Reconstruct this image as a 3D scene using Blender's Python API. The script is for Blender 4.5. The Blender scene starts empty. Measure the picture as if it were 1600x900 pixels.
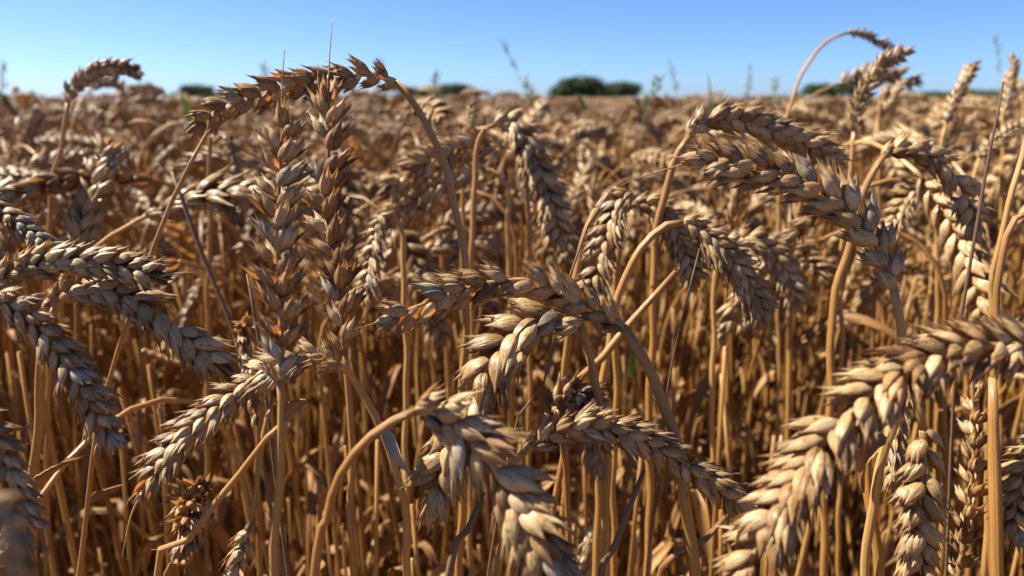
import bpy, math, random
import numpy as np
from mathutils import Vector, Matrix

# ------------------------------------------------------------------ camera, sky, sun, exposure
scene = bpy.context.scene
COL = scene.collection
R = math.radians
CAM_Z = 0.86
FPX = 1164.0                      # focal length in pixels of the 1600 px wide photograph
PITCH = math.atan2(450 - 152, FPX)
SUN_AZ, SUN_EL = -74.0, 48.0      # degrees; azimuth from +Y towards +X

cam_data = bpy.data.cameras.new('camera')
cam = bpy.data.objects.new('camera', cam_data)
COL.objects.link(cam)
cam.location = (0, 0, CAM_Z)
cam.rotation_euler = (math.pi / 2 - PITCH, 0, 0)
cam_data.sensor_width = 36.0
cam_data.lens = FPX / 1600 * 36
cam_data.clip_start = 0.01
cam_data.clip_end = 6000
cam_data.dof.use_dof = True
cam_data.dof.focus_distance = 0.205
cam_data.dof.aperture_fstop = 13.0
cam_data.dof.aperture_blades = 7
scene.camera = cam

world = bpy.data.worlds.new('World')
scene.world = world
world.use_nodes = True
wn, wl = world.node_tree.nodes, world.node_tree.links
bg = wn['Background']
sky = wn.new('ShaderNodeTexSky')
sky.sky_type = 'NISHITA'
sky.sun_disc = False
sky.sun_elevation = R(SUN_EL)
sky.sun_rotation = R(SUN_AZ)
sky.altitude = 3000
sky.air_density = 0.8
sky.dust_density = 6.0
sky.ozone_density = 10.0
wl.new(sky.outputs[0], bg.inputs[0])
bg.inputs[1].default_value = 0.066

sun_data = bpy.data.lights.new('sun', 'SUN')
sun_data.energy = 5.0
sun_data.angle = R(0.5)
sun_data.color = (1.0, 0.89, 0.72)
sun = bpy.data.objects.new('sun', sun_data)
COL.objects.link(sun)
sdir = Vector((math.sin(R(SUN_AZ)) * math.cos(R(SUN_EL)), math.cos(R(SUN_AZ)) * math.cos(R(SUN_EL)), math.sin(R(SUN_EL))))
sun.rotation_euler = sdir.to_track_quat('Z', 'Y').to_euler()
sun.location = (-3, 2, 5)

scene.view_settings.view_transform = 'Standard'
scene.view_settings.look = 'None'
scene.view_settings.exposure = 1.5
scene.view_settings.gamma = 1.0
scene.view_settings.use_curve_mapping = False
scene.render.engine = 'CYCLES'
cy = scene.cycles
cy.max_bounces = 8
cy.diffuse_bounces = 4
cy.glossy_bounces = 2
cy.transmission_bounces = 4
cy.use_denoising = True
cy.sample_clamp_indirect = 6.0

# camera frame: a point of the photograph at a depth d (metres along the view) in world space
CF = Vector((0, math.cos(PITCH), -math.sin(PITCH)))
CU = Vector((0, math.sin(PITCH), math.cos(PITCH)))
CR = Vector((1, 0, 0))
CAMP = Vector((0, 0, CAM_Z))


def at(x, y, d):
    return CAMP + d * (CF + CR * ((x - 800) / FPX) - CU * ((y - 450) / FPX))


def project(p):
    v = Vector(p) - CAMP
    d = v.dot(CF)
    if d < 0.02:
        return None
    return 800 + v.dot(CR) / d * FPX, 450 - v.dot(CU) / d * FPX, d


# ------------------------------------------------------------------ materials
def new_mat(name):
    m = bpy.data.materials.new(name)
    m.use_nodes = True
    n, l = m.node_tree.nodes, m.node_tree.links
    n.clear()
    return m, n, l


def ramp(n, stops):
    r = n.new('ShaderNodeValToRGB')
    els = r.color_ramp.elements
    while len(els) < len(stops):
        els.new(0.5)
    for e, (p, c) in zip(els, stops):
        e.position = p
        e.color = (*c, 1)
    return r


def math_node(n, l, op, a, b=None, clamp=False):
    m = n.new('ShaderNodeMath')
    m.operation = op
    m.use_clamp = clamp
    for i, v in enumerate((a, b)):
        if v is None:
            continue
        if isinstance(v, (int, float)):
            m.inputs[i].default_value = v
        else:
            l.new(v, m.inputs[i])
    return m.outputs[0]


def plant_material(name, stops, trans_col, trans=0.3, rough=0.5, streak=0.25, tipdark=True, noise_scale=260.0, spec=0.35, margin=0.0):
    """Dry plant tissue: colour varies by piece, by object and by fibre; thin tissue lets some light through."""
    m, n, l = new_mat(name)
    out = n.new('ShaderNodeOutputMaterial')
    att = n.new('ShaderNodeAttribute')
    att.attribute_name = 'tint'
    sep = n.new('ShaderNodeSeparateColor')
    l.new(att.outputs['Color'], sep.inputs[0])
    info = n.new('ShaderNodeObjectInfo')
    tc = n.new('ShaderNodeTexCoord')
    geo = n.new('ShaderNodeNewGeometry')
    noi = n.new('ShaderNodeTexNoise')
    noi.inputs['Scale'].default_value = noise_scale
    noi.inputs['Detail'].default_value = 3
    l.new(geo.outputs['Position'], noi.inputs['Vector'])
    # fibres run along the piece: noise over (around, along)
    cmb = n.new('ShaderNodeCombineXYZ')
    l.new(math_node(n, l, 'MULTIPLY', sep.outputs[2], 26.0), cmb.inputs[0])
    l.new(math_node(n, l, 'MULTIPLY', sep.outputs[1], 2.2), cmb.inputs[1])
    l.new(math_node(n, l, 'MULTIPLY', sep.outputs[0], 60.0), cmb.inputs[2])
    fib = n.new('ShaderNodeTexNoise')
    fib.inputs['Scale'].default_value = 1.0
    fib.inputs['Detail'].default_value = 2
    l.new(cmb.outputs[0], fib.inputs['Vector'])
    a = math_node(n, l, 'MULTIPLY', sep.outputs[0], 0.42)
    b = math_node(n, l, 'MULTIPLY', info.outputs['Random'], 0.30)
    c = math_node(n, l, 'MULTIPLY', noi.outputs[0], 0.30)
    d = math_node(n, l, 'MULTIPLY', math_node(n, l, 'SUBTRACT', fib.outputs[0], 0.5), streak * 2)
    f = math_node(n, l, 'ADD', math_node(n, l, 'ADD', a, b), math_node(n, l, 'ADD', c, d))
    if tipdark:
        t6 = math_node(n, l, 'POWER', sep.outputs[1], 7.0)
        f = math_node(n, l, 'ADD', f, math_node(n, l, 'MULTIPLY', t6, 0.22))
    if margin:
        spk = n.new('ShaderNodeTexNoise')
        spk.inputs['Scale'].default_value = 900
        spk.inputs['Detail'].default_value = 2
        l.new(geo.outputs['Position'], spk.inputs['Vector'])
        sp = math_node(n, l, 'MULTIPLY', math_node(n, l, 'SUBTRACT', spk.outputs[0], 0.58, clamp=True), 2.6)
        f = math_node(n, l, 'ADD', f, sp)
        e = math_node(n, l, 'ABSOLUTE', math_node(n, l, 'SUBTRACT', sep.outputs[2], 0.5))
        e = math_node(n, l, 'POWER', math_node(n, l, 'MULTIPLY', e, 2.0), 8.0)
        f = math_node(n, l, 'ADD', f, math_node(n, l, 'MULTIPLY', e, margin))
    rp = ramp(n, stops)
    l.new(f, rp.inputs[0])
    pr = n.new('ShaderNodeBsdfPrincipled')
    l.new(rp.outputs[0], pr.inputs['Base Color'])
    pr.inputs['Roughness'].default_value = rough
    pr.inputs['Specular IOR Level'].default_value = spec
    bmp = n.new('ShaderNodeBump')
    bmp.inputs['Strength'].default_value = 0.7
    bmp.inputs['Distance'].default_value = 0.0004
    l.new(fib.outputs[0], bmp.inputs['Height'])
    l.new(bmp.outputs[0], pr.inputs['Normal'])
    if trans > 0:
        tr = n.new('ShaderNodeBsdfTranslucent')
        mx = n.new('ShaderNodeMix')
        mx.data_type = 'RGBA'
        mx.blend_type = 'MULTIPLY'
        mx.inputs[0].default_value = 1.0
        l.new(rp.outputs[0], mx.inputs[6])
        mx.inputs[7].default_value = (*trans_col, 1)
        l.new(mx.outputs[2], tr.inputs[0])
        ms = n.new('ShaderNodeMixShader')
        ms.inputs[0].default_value = trans
        l.new(pr.outputs[0], ms.inputs[1])
        l.new(tr.outputs[0], ms.inputs[2])
        l.new(ms.outputs[0], out.inputs[0])
    else:
        l.new(pr.outputs[0], out.inputs[0])
    return m


HUSK = plant_material('wheat_husk', [(0.12, (0.64, 0.51, 0.31)), (0.40, (0.51, 0.365, 0.185)), (0.66, (0.35, 0.22, 0.095)), (0.95, (0.15, 0.08, 0.038))],
                      (1.3, 0.84, 0.40), trans=0.27, rough=0.34, streak=0.5, spec=0.5, margin=0.35)
HUSK_BROWN = plant_material('ripe_brown_husk', [(0.12, (0.58, 0.42, 0.22)), (0.40, (0.45, 0.29, 0.125)), (0.66, (0.30, 0.17, 0.065)), (0.95, (0.11, 0.055, 0.025))],
                            (1.5, 0.84, 0.32), trans=0.34, rough=0.42, streak=0.5, spec=0.45, margin=0.35)
HUSK_GREY = plant_material('weathered_grey_husk', [(0.12, (0.52, 0.46, 0.36)), (0.40, (0.40, 0.335, 0.24)), (0.66, (0.26, 0.20, 0.13)), (0.95, (0.10, 0.07, 0.045))],
                           (1.2, 0.9, 0.6), trans=0.2, rough=0.5, streak=0.55, spec=0.4, margin=0.3)
STRAW = plant_material('wheat_straw', [(0.12, (0.52, 0.33, 0.115)), (0.40, (0.40, 0.212, 0.060)), (0.68, (0.27, 0.122, 0.031)), (0.98, (0.11, 0.046, 0.013))],
                       (1.3, 0.92, 0.36), trans=0.20, rough=0.28, streak=0.45, spec=0.65, tipdark=False, noise_scale=70)
LEAF = plant_material('dry_leaf', [(0.12, (0.44, 0.28, 0.12)), (0.42, (0.34, 0.185, 0.065)), (0.72, (0.22, 0.105, 0.036)), (0.98, (0.10, 0.045, 0.017))],
                      (1.3, 0.85, 0.45), trans=0.25, rough=0.55, streak=0.3, tipdark=True, noise_scale=90)
DARK = plant_material('weathered_stalk', [(0.12, (0.40, 0.28, 0.18)), (0.45, (0.20, 0.125, 0.075)), (0.75, (0.10, 0.055, 0.03)), (0.98, (0.04, 0.025, 0.016))],
                      (1.2, 0.9, 0.6), trans=0.05, rough=0.45, streak=0.45, tipdark=False, noise_scale=160)
PALE = plant_material('pale_grass', [(0.12, (0.46, 0.50, 0.32)), (0.5, (0.37, 0.41, 0.25)), (0.95, (0.26, 0.30, 0.17))],
                      (1.1, 1.1, 0.7), trans=0.4, rough=0.6, streak=0.2, tipdark=False)
BLEACHED = plant_material('bleached_straw', [(0.12, (0.56, 0.50, 0.42)), (0.5, (0.44, 0.38, 0.30)), (0.95, (0.30, 0.25, 0.19))],
                          (1.1, 1.0, 0.8), trans=0.2, rough=0.35, streak=0.2, tipdark=False)
GREEN = plant_material('green_weed', [(0.12, (0.30, 0.36, 0.08)), (0.5, (0.22, 0.28, 0.06)), (0.95, (0.13, 0.17, 0.04))],
                       (1.6, 1.8, 0.5), trans=0.45, rough=0.5, streak=0.2, tipdark=False)
PETAL = plant_material('violet_petal', [(0.12, (0.16, 0.10, 0.30)), (0.9, (0.10, 0.06, 0.22))], (1.1, 1.0, 1.3), trans=0.35, rough=0.6, tipdark=False)


def simple_mat(name, c1, c2, scale, rough=0.9):
    m, n, l = new_mat(name)
    out = n.new('ShaderNodeOutputMaterial')
    pr = n.new('ShaderNodeBsdfPrincipled')
    geo = n.new('ShaderNodeNewGeometry')
    noi = n.new('ShaderNodeTexNoise')
    noi.inputs['Scale'].default_value = scale
    noi.inputs['Detail'].default_value = 6
    l.new(geo.outputs['Position'], noi.inputs['Vector'])
    rp = ramp(n, [(0.3, c1), (0.7, c2)])
    l.new(noi.outputs[0], rp.inputs[0])
    l.new(rp.outputs[0], pr.inputs['Base Color'])
    pr.inputs['Roughness'].default_value = rough
    pr.inputs['Specular IOR Level'].default_value = 0.2
    l.new(pr.outputs[0], out.inputs[0])
    return m


SOIL = simple_mat('soil_and_straw', (0.10, 0.06, 0.035), (0.22, 0.14, 0.07), 14)
CANOPY = simple_mat('far_wheat_tops', (0.15, 0.09, 0.048), (0.30, 0.195, 0.10), 9)
BARK = simple_mat('bark', (0.06, 0.045, 0.03), (0.12, 0.09, 0.06), 3)
CROWN = simple_mat('tree_leaves', (0.040, 0.068, 0.030), (0.07, 0.11, 0.05), 0.6)  # leaf green lightened to stand in for distance haze


# ------------------------------------------------------------------ mesh building
class MB:
    """Collects vertices (with a tint: piece, along, around) and faces, and makes one mesh of them."""

    def __init__(self):
        self.v, self.t, self.f, self.m, self.n = [], [], [], [], 0

    def add(self, verts, faces, tint, mat=0):
        verts = np.asarray(verts, float)
        self.v.append(verts)
        self.t.append(np.asarray(tint, float))
        k = self.n
        self.f.extend([tuple(i + k for i in fc) for fc in faces])
        self.m.extend([mat] * len(faces))
        self.n += len(verts)

    def add_mb(self, other, M=None, mat=None):
        V = np.vstack(other.v)
        if M is not None:
            A = np.array(M)
            V = V @ A[:3, :3].T + A[:3, 3]
        k = self.n
        self.v.append(V)
        self.t.append(np.vstack(other.t))
        self.f.extend([tuple(i + k for i in fc) for fc in other.f])
        self.m.extend(other.m if mat is None else [mat] * len(other.f))
        self.n += len(V)

    def mesh(self, name, mats, smooth=True):
        me = bpy.data.meshes.new(name)
        V = np.vstack(self.v)
        me.from_pydata(V.tolist(), [], self.f)
        for m in mats:
            me.materials.append(m)
        me.polygons.foreach_set('material_index', self.m)
        me.polygons.foreach_set('use_smooth', [smooth] * len(self.f))
        T = np.vstack(self.t)
        at_ = me.attributes.new('tint', 'FLOAT_COLOR', 'POINT')
        at_.data.foreach_set('color', np.hstack([T, np.ones((len(T), 1))]).ravel())
        me.update()
        return me


def link(name, me, parent=None):
    o = bpy.data.objects.new(name, me)
    COL.objects.link(o)
    if parent is not None:
        o.parent = parent
    return o


def tag(o, label=None, cat=None, group=None, kind=None):
    for k, v in (('label', label), ('category', cat), ('group', group), ('kind', kind)):
        if v:
            o[k] = v
    return o


def thing(name, label, cat, loc, group=None):
    o = bpy.data.objects.new(name, None)
    o.empty_display_size = 0.02
    COL.objects.link(o)
    o.location = loc
    return tag(o, label, cat, group)


def grid_faces(nu, nv, closed):
    f = []
    w = nv if closed else nv + 1
    for i in range(nu):
        for j in range(nv):
            j2 = (j + 1) % w if closed else j + 1
            f.append((i * w + j, i * w + j2, (i + 1) * w + j2, (i + 1) * w + j))
    return f


_PT = np.array([0, .08, .2, .38, .58, .74, .86, .94, 1.0])
_PW = np.array([.30, .55, .86, 1.0, .92, .66, .36, .15, .03])


def husk(rng, L, W, D, nu, nv, arc, bend, tip_ext=0.0, keel=0.0):
    """One chaff scale: base at the origin, along +z, its convex back towards +y; an open shell when arc < 2 pi."""
    closed = arc > 6.2
    ts = np.linspace(0, 1, nu + 1) ** 0.92
    piece = rng.random() if nu > 5 else 0.22 + 0.85 * rng.random()    # far ears: tint shifted a little browner to offset their strong sunlight
    P, T = [], []
    nj = nv if closed else nv + 1
    tw = rng.uniform(-0.25, 0.25)
    for t in ts:
        w = np.interp(t, _PT, _PW)
        z = L * t + tip_ext * max(0, t - 0.85) / 0.15
        off = bend * L * (t * t - 0.15 * t)
        for j in range(nj):
            s = j / nv
            a = (s - 0.5) * arc
            x = 0.5 * W * w * math.sin(a)
            y = D * w * (math.cos(a) * (1.0 if math.cos(a) > 0 else 0.55))
            y += keel * D * w * math.exp(-(a / 0.22) ** 2)
            ca, sa = math.cos(tw * t), math.sin(tw * t)
            P.append((x * ca - y * sa, x * sa + y * ca + off, z))
            T.append((piece, t, s))
    return np.array(P), grid_faces(nu, nv, closed), np.array(T)


def rot_about(axis, deg):
    return Matrix.Rotation(R(deg), 4, axis)


def spikelet(seed, hi=True, plump=False):
    """Unit spikelet: two glumes at the sides (x), lemmas between them with pointed tips, all fanning out; y is away from the rachis."""
    rng = random.Random(seed)
    mb = MB()
    nu, nv = (12, 10) if hi else (5, 5)

    def put(h, M):
        V, F, T = h
        A = np.array(M)
        mb.add(V @ A[:3, :3].T + A[:3, 3], F, T)
    fan = rng.uniform(0.55, 0.85) if plump else rng.uniform(0.8, 1.25)
    gw, lw, d = (0.45, 0.36, 0.19) if plump else (0.36, 0.31, 0.15)
    for s in (-1, 1):                                        # glumes
        L = rng.uniform(0.80, 0.92) if plump else rng.uniform(0.72, 0.86)
        h = husk(rng, L, gw * rng.uniform(.92, 1.08), d, nu, nv, 3.5, rng.uniform(-0.02, 0.08), tip_ext=rng.uniform(0.02, 0.14), keel=0.30)
        M = Matrix.Translation((s * 0.07, -0.02, 0)) @ rot_about('Y', s * 13 * fan + rng.uniform(-5, 5)) @ rot_about('X', -rng.uniform(0, 8)) @ rot_about('Z', -s * rng.uniform(48, 74))
        put(h, M)
    for s in (-1, 1):                                        # lemmas
        L = rng.uniform(0.84, 1.0)
        h = husk(rng, L, lw, d * .95, nu, nv, 6.2832, rng.uniform(-0.02, 0.08), tip_ext=rng.uniform(0.05, 0.30), keel=0.2)
        M = Matrix.Translation((s * 0.06, 0.05, 0.08)) @ rot_about('Y', s * 9 * fan + rng.uniform(-4, 4)) @ rot_about('X', -rng.uniform(4, 14)) @ rot_about('Z', -s * rng.uniform(20, 50))
        put(h, M)
    L = rng.uniform(0.78, 0.92)                               # middle floret
    h = husk(rng, L, 0.29, 0.13, nu, nv, 6.2832, rng.uniform(0, 0.08), tip_ext=rng.uniform(0.0, 0.12), keel=0.15)
    put(h, Matrix.Translation((rng.uniform(-.03, .03), 0.09, 0.13)) @ rot_about('X', -rng.uniform(8, 20)) @ rot_about('Y', rng.uniform(-8, 8)))
    if hi:                                                    # thin inner scales showing as extra points
        for s in (-1, 1, -1, 1):
            if rng.random() < (0.35 if plump else 0.75):
                h = husk(rng, rng.uniform(0.8, 1.0), 0.17, 0.06, nu, 6, 3.0, rng.uniform(0.05, 0.16), tip_ext=rng.uniform(0, 0.14))
                put(h, Matrix.Translation((s * 0.05, 0.10, 0.12)) @ rot_about('Y', s * rng.uniform(4, 20)) @ rot_about('X', -rng.uniform(8, 26)) @ rot_about('Z', -s * rng.uniform(30, 90)))
    return mb


def catmull(pts, n):
    P = np.array([tuple(p) for p in pts], float)
    if len(P) == 2:
        P = np.array([P[0], (P[0] + P[1]) / 2, P[1]])
    E = np.vstack([2 * P[0] - P[1], P, 2 * P[-1] - P[-2]])
    out = []
    for i in range(1, len(E) - 2):
        p0, p1, p2, p3 = E[i - 1], E[i], E[i + 1], E[i + 2]
        for t in np.linspace(0, 1, 16, endpoint=False):
            out.append(0.5 * ((2 * p1) + (-p0 + p2) * t + (2 * p0 - 5 * p1 + 4 * p2 - p3) * t * t + (-p0 + 3 * p1 - 3 * p2 + p3) * t ** 3))
    out.append(E[-2])
    out = np.array(out)
    seg = np.linalg.norm(np.diff(out, axis=0), axis=1)
    s = np.concatenate([[0], np.cumsum(seg)])
    q = np.linspace(0, s[-1], n)
    return np.stack([np.interp(q, s, out[:, k]) for k in range(3)], 1), s[-1]


def tube(mb, pts, rad, sides=8, piece=0.5, mat=0, ridges=0.0):
    P = np.asarray(pts, float)
    n = len(P)
    T = np.gradient(P, axis=0)
    T /= np.linalg.norm(T, axis=1)[:, None] + 1e-12
    ref = np.array([0.3, 1, 0.1]) if abs(T[0][1]) < 0.9 else np.array([1, 0, 0.2])
    V, tint = [], []
    rad = np.broadcast_to(rad, (n,))
    N = None
    s = np.concatenate([[0], np.cumsum(np.linalg.norm(np.diff(P, axis=0), axis=1))])
    for i in range(n):
        if N is None:
            N = ref - T[i] * ref.dot(T[i])
        else:
            N = N - T[i] * N.dot(T[i])
        N = N / (np.linalg.norm(N) + 1e-12)
        B = np.cross(T[i], N)
        for j in range(sides):
            a = 2 * math.pi * j / sides
            r = rad[i] * (1 + ridges * math.cos(a * 2))
            V.append(P[i] + r * (math.cos(a) * N + math.sin(a) * B))
            tint.append((piece, (s[i] * 6) % 7.0 / 2, abs(1 - 2 * j / sides)))
    F = grid_faces(n - 1, sides, True)
    F.append(tuple(range(sides - 1, -1, -1)))
    F.append(tuple(range((n - 1) * sides, n * sides)))
    mb.add(V, F, tint, mat)


def blade(mb, pts, width, piece=0.5, mat=0, fold=0.35, twist=0.0, side=None, cross=4, jag=0.0, rng=random):
    """A dry leaf: a folded, twisted ribbon that narrows to its tip, with a real thickness."""
    P = np.asarray(pts, float)
    n = len(P)
    T = np.gradient(P, axis=0)
    T /= np.linalg.norm(T, axis=1)[:, None] + 1e-12
    S = np.array(side if side is not None else (1, 0.2, 0), float)
    V, tint = [], []
    th = 0.00018
    for i in range(n):
        t = i / (n - 1)
        N = S - T[i] * S.dot(T[i])
        N /= np.linalg.norm(N) + 1e-9
        B = np.cross(T[i], N)
        a = twist * t
        N2 = math.cos(a) * N + math.sin(a) * B
        B2 = -math.sin(a) * N + math.cos(a) * B
        w = width * min(1, 0.5 + 3 * t) * (1 - t ** 2.5) ** 0.8 + 0.0002
        w *= 1 + jag * rng.uniform(-1, 1)
        for k in (1, -1):
            for j in range(cross + 1):
                u = (j / cross - 0.5) * 2
                V.append(P[i] + N2 * u * w / 2 + B2 * (fold * w * u * u + k * th))
                tint.append((piece, t, j / cross))
    c = cross + 1
    F = []
    for i in range(n - 1):
        for k in range(2):
            for j in range(cross):
                a0 = i * 2 * c + k * c + j
                q = (a0, a0 + 1, a0 + 2 * c + 1, a0 + 2 * c)
                F.append(q if k == 0 else q[::-1])
        for j in (0, cross):
            a0 = i * 2 * c + j
            q = (a0, a0 + c, a0 + 3 * c, a0 + 2 * c)
            F.append(q if j == 0 else q[::-1])
    mb.add(V, F, tint, mat)


def ear_frames(curve, n, slen, roll, spread, rng, view=None, taper=(0.72, 1.0, 0.70), gap_noise=0.16, jit=1.0):
    """Matrices of the spikelets of an ear along a curve (base to tip), two ranks alternating."""
    P = curve
    m = len(P)
    T = np.gradient(P, axis=0)
    T /= np.linalg.norm(T, axis=1)[:, None]
    out = []
    length = float(np.linalg.norm(np.diff(P, axis=0), axis=1).sum())
    end = max(0.6, 1 - 0.85 * slen * taper[2] / length)
    for k in range(n + 1):
        last = k == n
        if 0 < k < n and rng.random() < 0.025 * jit:            # a spikelet that has fallen out
            continue
        u = end * (k + (rng.uniform(-gap_noise, gap_noise) if 0 < k < n else 0)) / n
        x = u * (m - 1)
        i = min(int(x), m - 2)
        p = Vector(P[i] * (1 - (x - i)) + P[i + 1] * (x - i))
        t = Vector(T[i] * (1 - (x - i)) + T[i + 1] * (x - i)).normalized()
        if view is None:
            v = Vector((0.13, 1.0, 0.07))
        else:
            v = (view - p).normalized()
        N = t.cross(v)
        N.normalize()
        B = N.cross(t).normalized()
        a = R(roll + rng.uniform(-11, 11) * jit)
        rank = (math.cos(a) * N + math.sin(a) * B)
        size = float(np.interp(u, [0, 0.2, 0.75, 1], [taper[0], taper[1], taper[1], taper[2]])) * rng.uniform(0.92, 1.08)
        sgn = 1 if k % 2 else -1
        ang = R(spread * (1 + rng.uniform(-0.35, 0.35) * jit))
        if last:
            ang, rank = R(2), t.cross(rank)
        r = rank * sgn
        Z = (t * math.cos(ang) + r * math.sin(ang)).normalized()
        Y = (r - Z * r.dot(Z)).normalized()
        tw = R(rng.uniform(-16, 16) * jit)
        X = Y.cross(Z)
        X, Y = X * math.cos(tw) + Y * math.sin(tw), Y * math.cos(tw) - X * math.sin(tw)
        s = slen * size
        loc = p + r * (0.045 * slen if not last else 0) - t * (0.06 * slen)
        M = Matrix(((X.x * s, Y.x * s, Z.x * s, loc.x), (X.y * s, Y.y * s, Z.y * s, loc.y), (X.z * s, Y.z * s, Z.z * s, loc.z), (0, 0, 0, 1)))
        out.append((M, t, k))
    return out


HI = [spikelet(100 + i).mesh('spikelet', [HUSK]) for i in range(14)]
PLUMP = [spikelet(200 + i, True, True).mesh('spikelet', [HUSK]) for i in range(12)]
LO = [spikelet(300 + i, False, i % 2 == 0) for i in range(8)]


# ------------------------------------------------------------------ the setting
def sheet(name, x0, x1, y0, y1, z, mat, kind='structure', nx=1, ny=1, amp=0.0, seed=1, ys=None):
    rng = np.random.default_rng(seed)
    xs = np.linspace(x0, x1, nx + 1)
    ys = np.linspace(y0, y1, ny + 1) if ys is None else np.asarray(ys)
    ny = len(ys) - 1
    V = [(x, y, z + (amp * rng.uniform(-1, 1))) for y in ys for x in xs]
    w = nx + 1
    F = [(j * w + i, j * w + i + 1, (j + 1) * w + i + 1, (j + 1) * w + i) for j in range(ny) for i in range(nx)]
    me = bpy.data.meshes.new(name)
    me.from_pydata(V, [], F)
    me.materials.append(mat)
    o = link(name, me)
    o['kind'] = kind
    return o


tag(sheet('ground', -4000, 4000, -200, 5500, 0.0, SOIL), 'dry brown soil under the wheat field', None)


def canopy_mass():
    """The far crop: a closed, uneven mass of wheat tops that runs to the horizon, above the soil."""
    rng = np.random.default_rng(5)
    ys = np.concatenate([np.linspace(9, 20, 60), np.geomspace(20.4, 420, 90)])
    us = np.linspace(-1, 1, 150)
    V, F = [], []
    for y in ys:
        for u in us:
            V.append((u * (1.1 * y + 6), y, CAM_Z - 0.12 + 0.03 * rng.uniform(-1, 1)))
    w = len(us)
    for j in range(len(ys) - 1):
        for i in range(w - 1):
            F.append((j * w + i, j * w + i + 1, (j + 1) * w + i + 1, (j + 1) * w + i))
    k = len(V)                                                   # front skirt down to the soil
    for u in us:
        V.append((u * (1.1 * ys[0] + 6), ys[0] - 0.05, 0.02))
    for i in range(w - 1):
        F.append((i + 1, i, k + i, k + i + 1))
    me = bpy.data.meshes.new('far_wheat')
    me.from_pydata(V, [], F)
    me.materials.append(CANOPY)
    tag(link('far_wheat', me), 'far wheat tops merging into a brown band below the horizon', 'wheat field', kind='stuff')


canopy_mass()


def tree(px, ytop, wpx, d, label, seed, group='trees on the horizon'):
    rng = random.Random(seed)
    h = (152 - ytop) / FPX * d + CAM_Z
    w = wpx / FPX * d
    x = (px - 800) / FPX * d
    t = thing('tree', label, 'tree', (x, d, 0), group)
    mb = MB()
    tube(mb, [(0, 0, -.1), (0.05 * w, 0, h * 0.3), (0.02 * w, 0, h * 0.75)], np.array([0.05, 0.035, 0.012]) * h, 8)
    for k in range(6):
        a = rng.uniform(0, 6.28)
        tube(mb, [(0.03 * w, 0, h * (0.25 + .05 * k)), (0.3 * w * math.cos(a), 0.3 * w * math.sin(a), h * (0.5 + .06 * k))], np.array([0.02, 0.006]) * h, 5)
    link('trunk', mb.mesh('trunk', [BARK]), t)
    V, F = [], []
    lobes = [(0, 0, h * 0.62, 0.30), (0, 0, h * 0.3, 0.38)]
    for _ in range(14):
        u = rng.uniform(-.40, .40)
        lobes.append((u * w, rng.uniform(-.30, .30) * w, h * (1 - 4.2 * u * u) * rng.uniform(0.45, 0.8), rng.uniform(0.12, 0.20)))
    for (lx, ly, lz, lr) in lobes:
        rx, rz = lr * w, min(lr * w * 0.8, h * (1 - 3.6 * (lx / w) ** 2) - lz)
        for _ in range(560):
            u, v = rng.uniform(0, 6.28), math.acos(rng.uniform(-1, 1))
            q = rng.uniform(0.55, 1.03) if rng.random() < .85 else rng.uniform(1.0, 1.3)
            c = Vector((lx + rx * q * math.sin(v) * math.cos(u), ly + rx * q * math.sin(v) * math.sin(u), max(0.3, lz + rz * q * math.cos(v))))
            s = rng.uniform(0.035, 0.075) * h
            e1 = Vector((rng.gauss(0, 1), rng.gauss(0, 1), rng.gauss(0, .6))).normalized()
            e2 = e1.cross(Vector((rng.gauss(0, 1), rng.gauss(0, 1), rng.gauss(0, 1)))).normalized()
            k = len(V)
            V += [c - e1 * s, c - e2 * s * .6, c + e1 * s, c + e2 * s * .6]
            F.append((k, k + 1, k + 2, k + 3))
    me = bpy.data.meshes.new('crown')
    me.from_pydata([tuple(v) for v in V], [], F)
    me.materials.append(CROWN)
    link('crown', me, t)


tree(905, 121, 96, 250, 'tallest rounded dark tree of the clump in mid horizon', 1)
tree(966, 130, 84, 262, 'lower rounded tree touching the tallest tree of the clump', 2)
tree(1262, 132, 64, 300, 'small bushy tree on the horizon below the pale arching stem', 3)
tree(1312, 129, 52, 290, 'small tree on the horizon just beside the tall leaning ear', 4)
tree(322, 133, 70, 300, 'small tree on the horizon behind the tip of the long arched ear', 5)
tree(712, 132, 84, 300, 'low broad tree on the horizon between arched stem and rounded clump', 6)
tree(655, 138, 60, 320, 'faint low tree on the horizon right beside the arched stem', 7)
tree(1590, 136, 90, 280, 'low tree on the horizon behind the dark stick and upright ears', 8)
tree(1500, 140, 90, 300, 'low hedge-like tree on the horizon behind the thick upright ear', 9)
tree(1432, 143, 70, 320, 'low flat tree on the horizon between tall leaning ear and upright ears', 10)


# ------------------------------------------------------------------ the wheat one can tell apart
def to_ground(P, rng, lean=0.12):
    """Carry a stem on from its last point to the soil."""
    P = [Vector(p) for p in P]
    v = (P[-1] - P[-2])
    v.normalize()
    if v.z > -0.5:
        v = Vector((v.x * 0.3, v.y * 0.3, -1)).normalized()
    hx, hy = v.x / -v.z, v.y / -v.z
    z = P[-1].z
    hx, hy = max(-.14, min(.14, hx)), max(-.14, min(.14, hy))
    e = P[-1] + Vector((hx * 0.12, hy * 0.12, -0.12))
    g = Vector((e.x + hx * 0.35 * e.z + rng.uniform(-.02, .02), e.y + hy * 0.35 * e.z + rng.uniform(0, .02), -0.01))
    return P + [e, (e * 2 + g) / 3 + Vector((rng.uniform(-.006, .006), rng.uniform(-.006, .006), 0)), g]


N_HERO = 0


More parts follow.
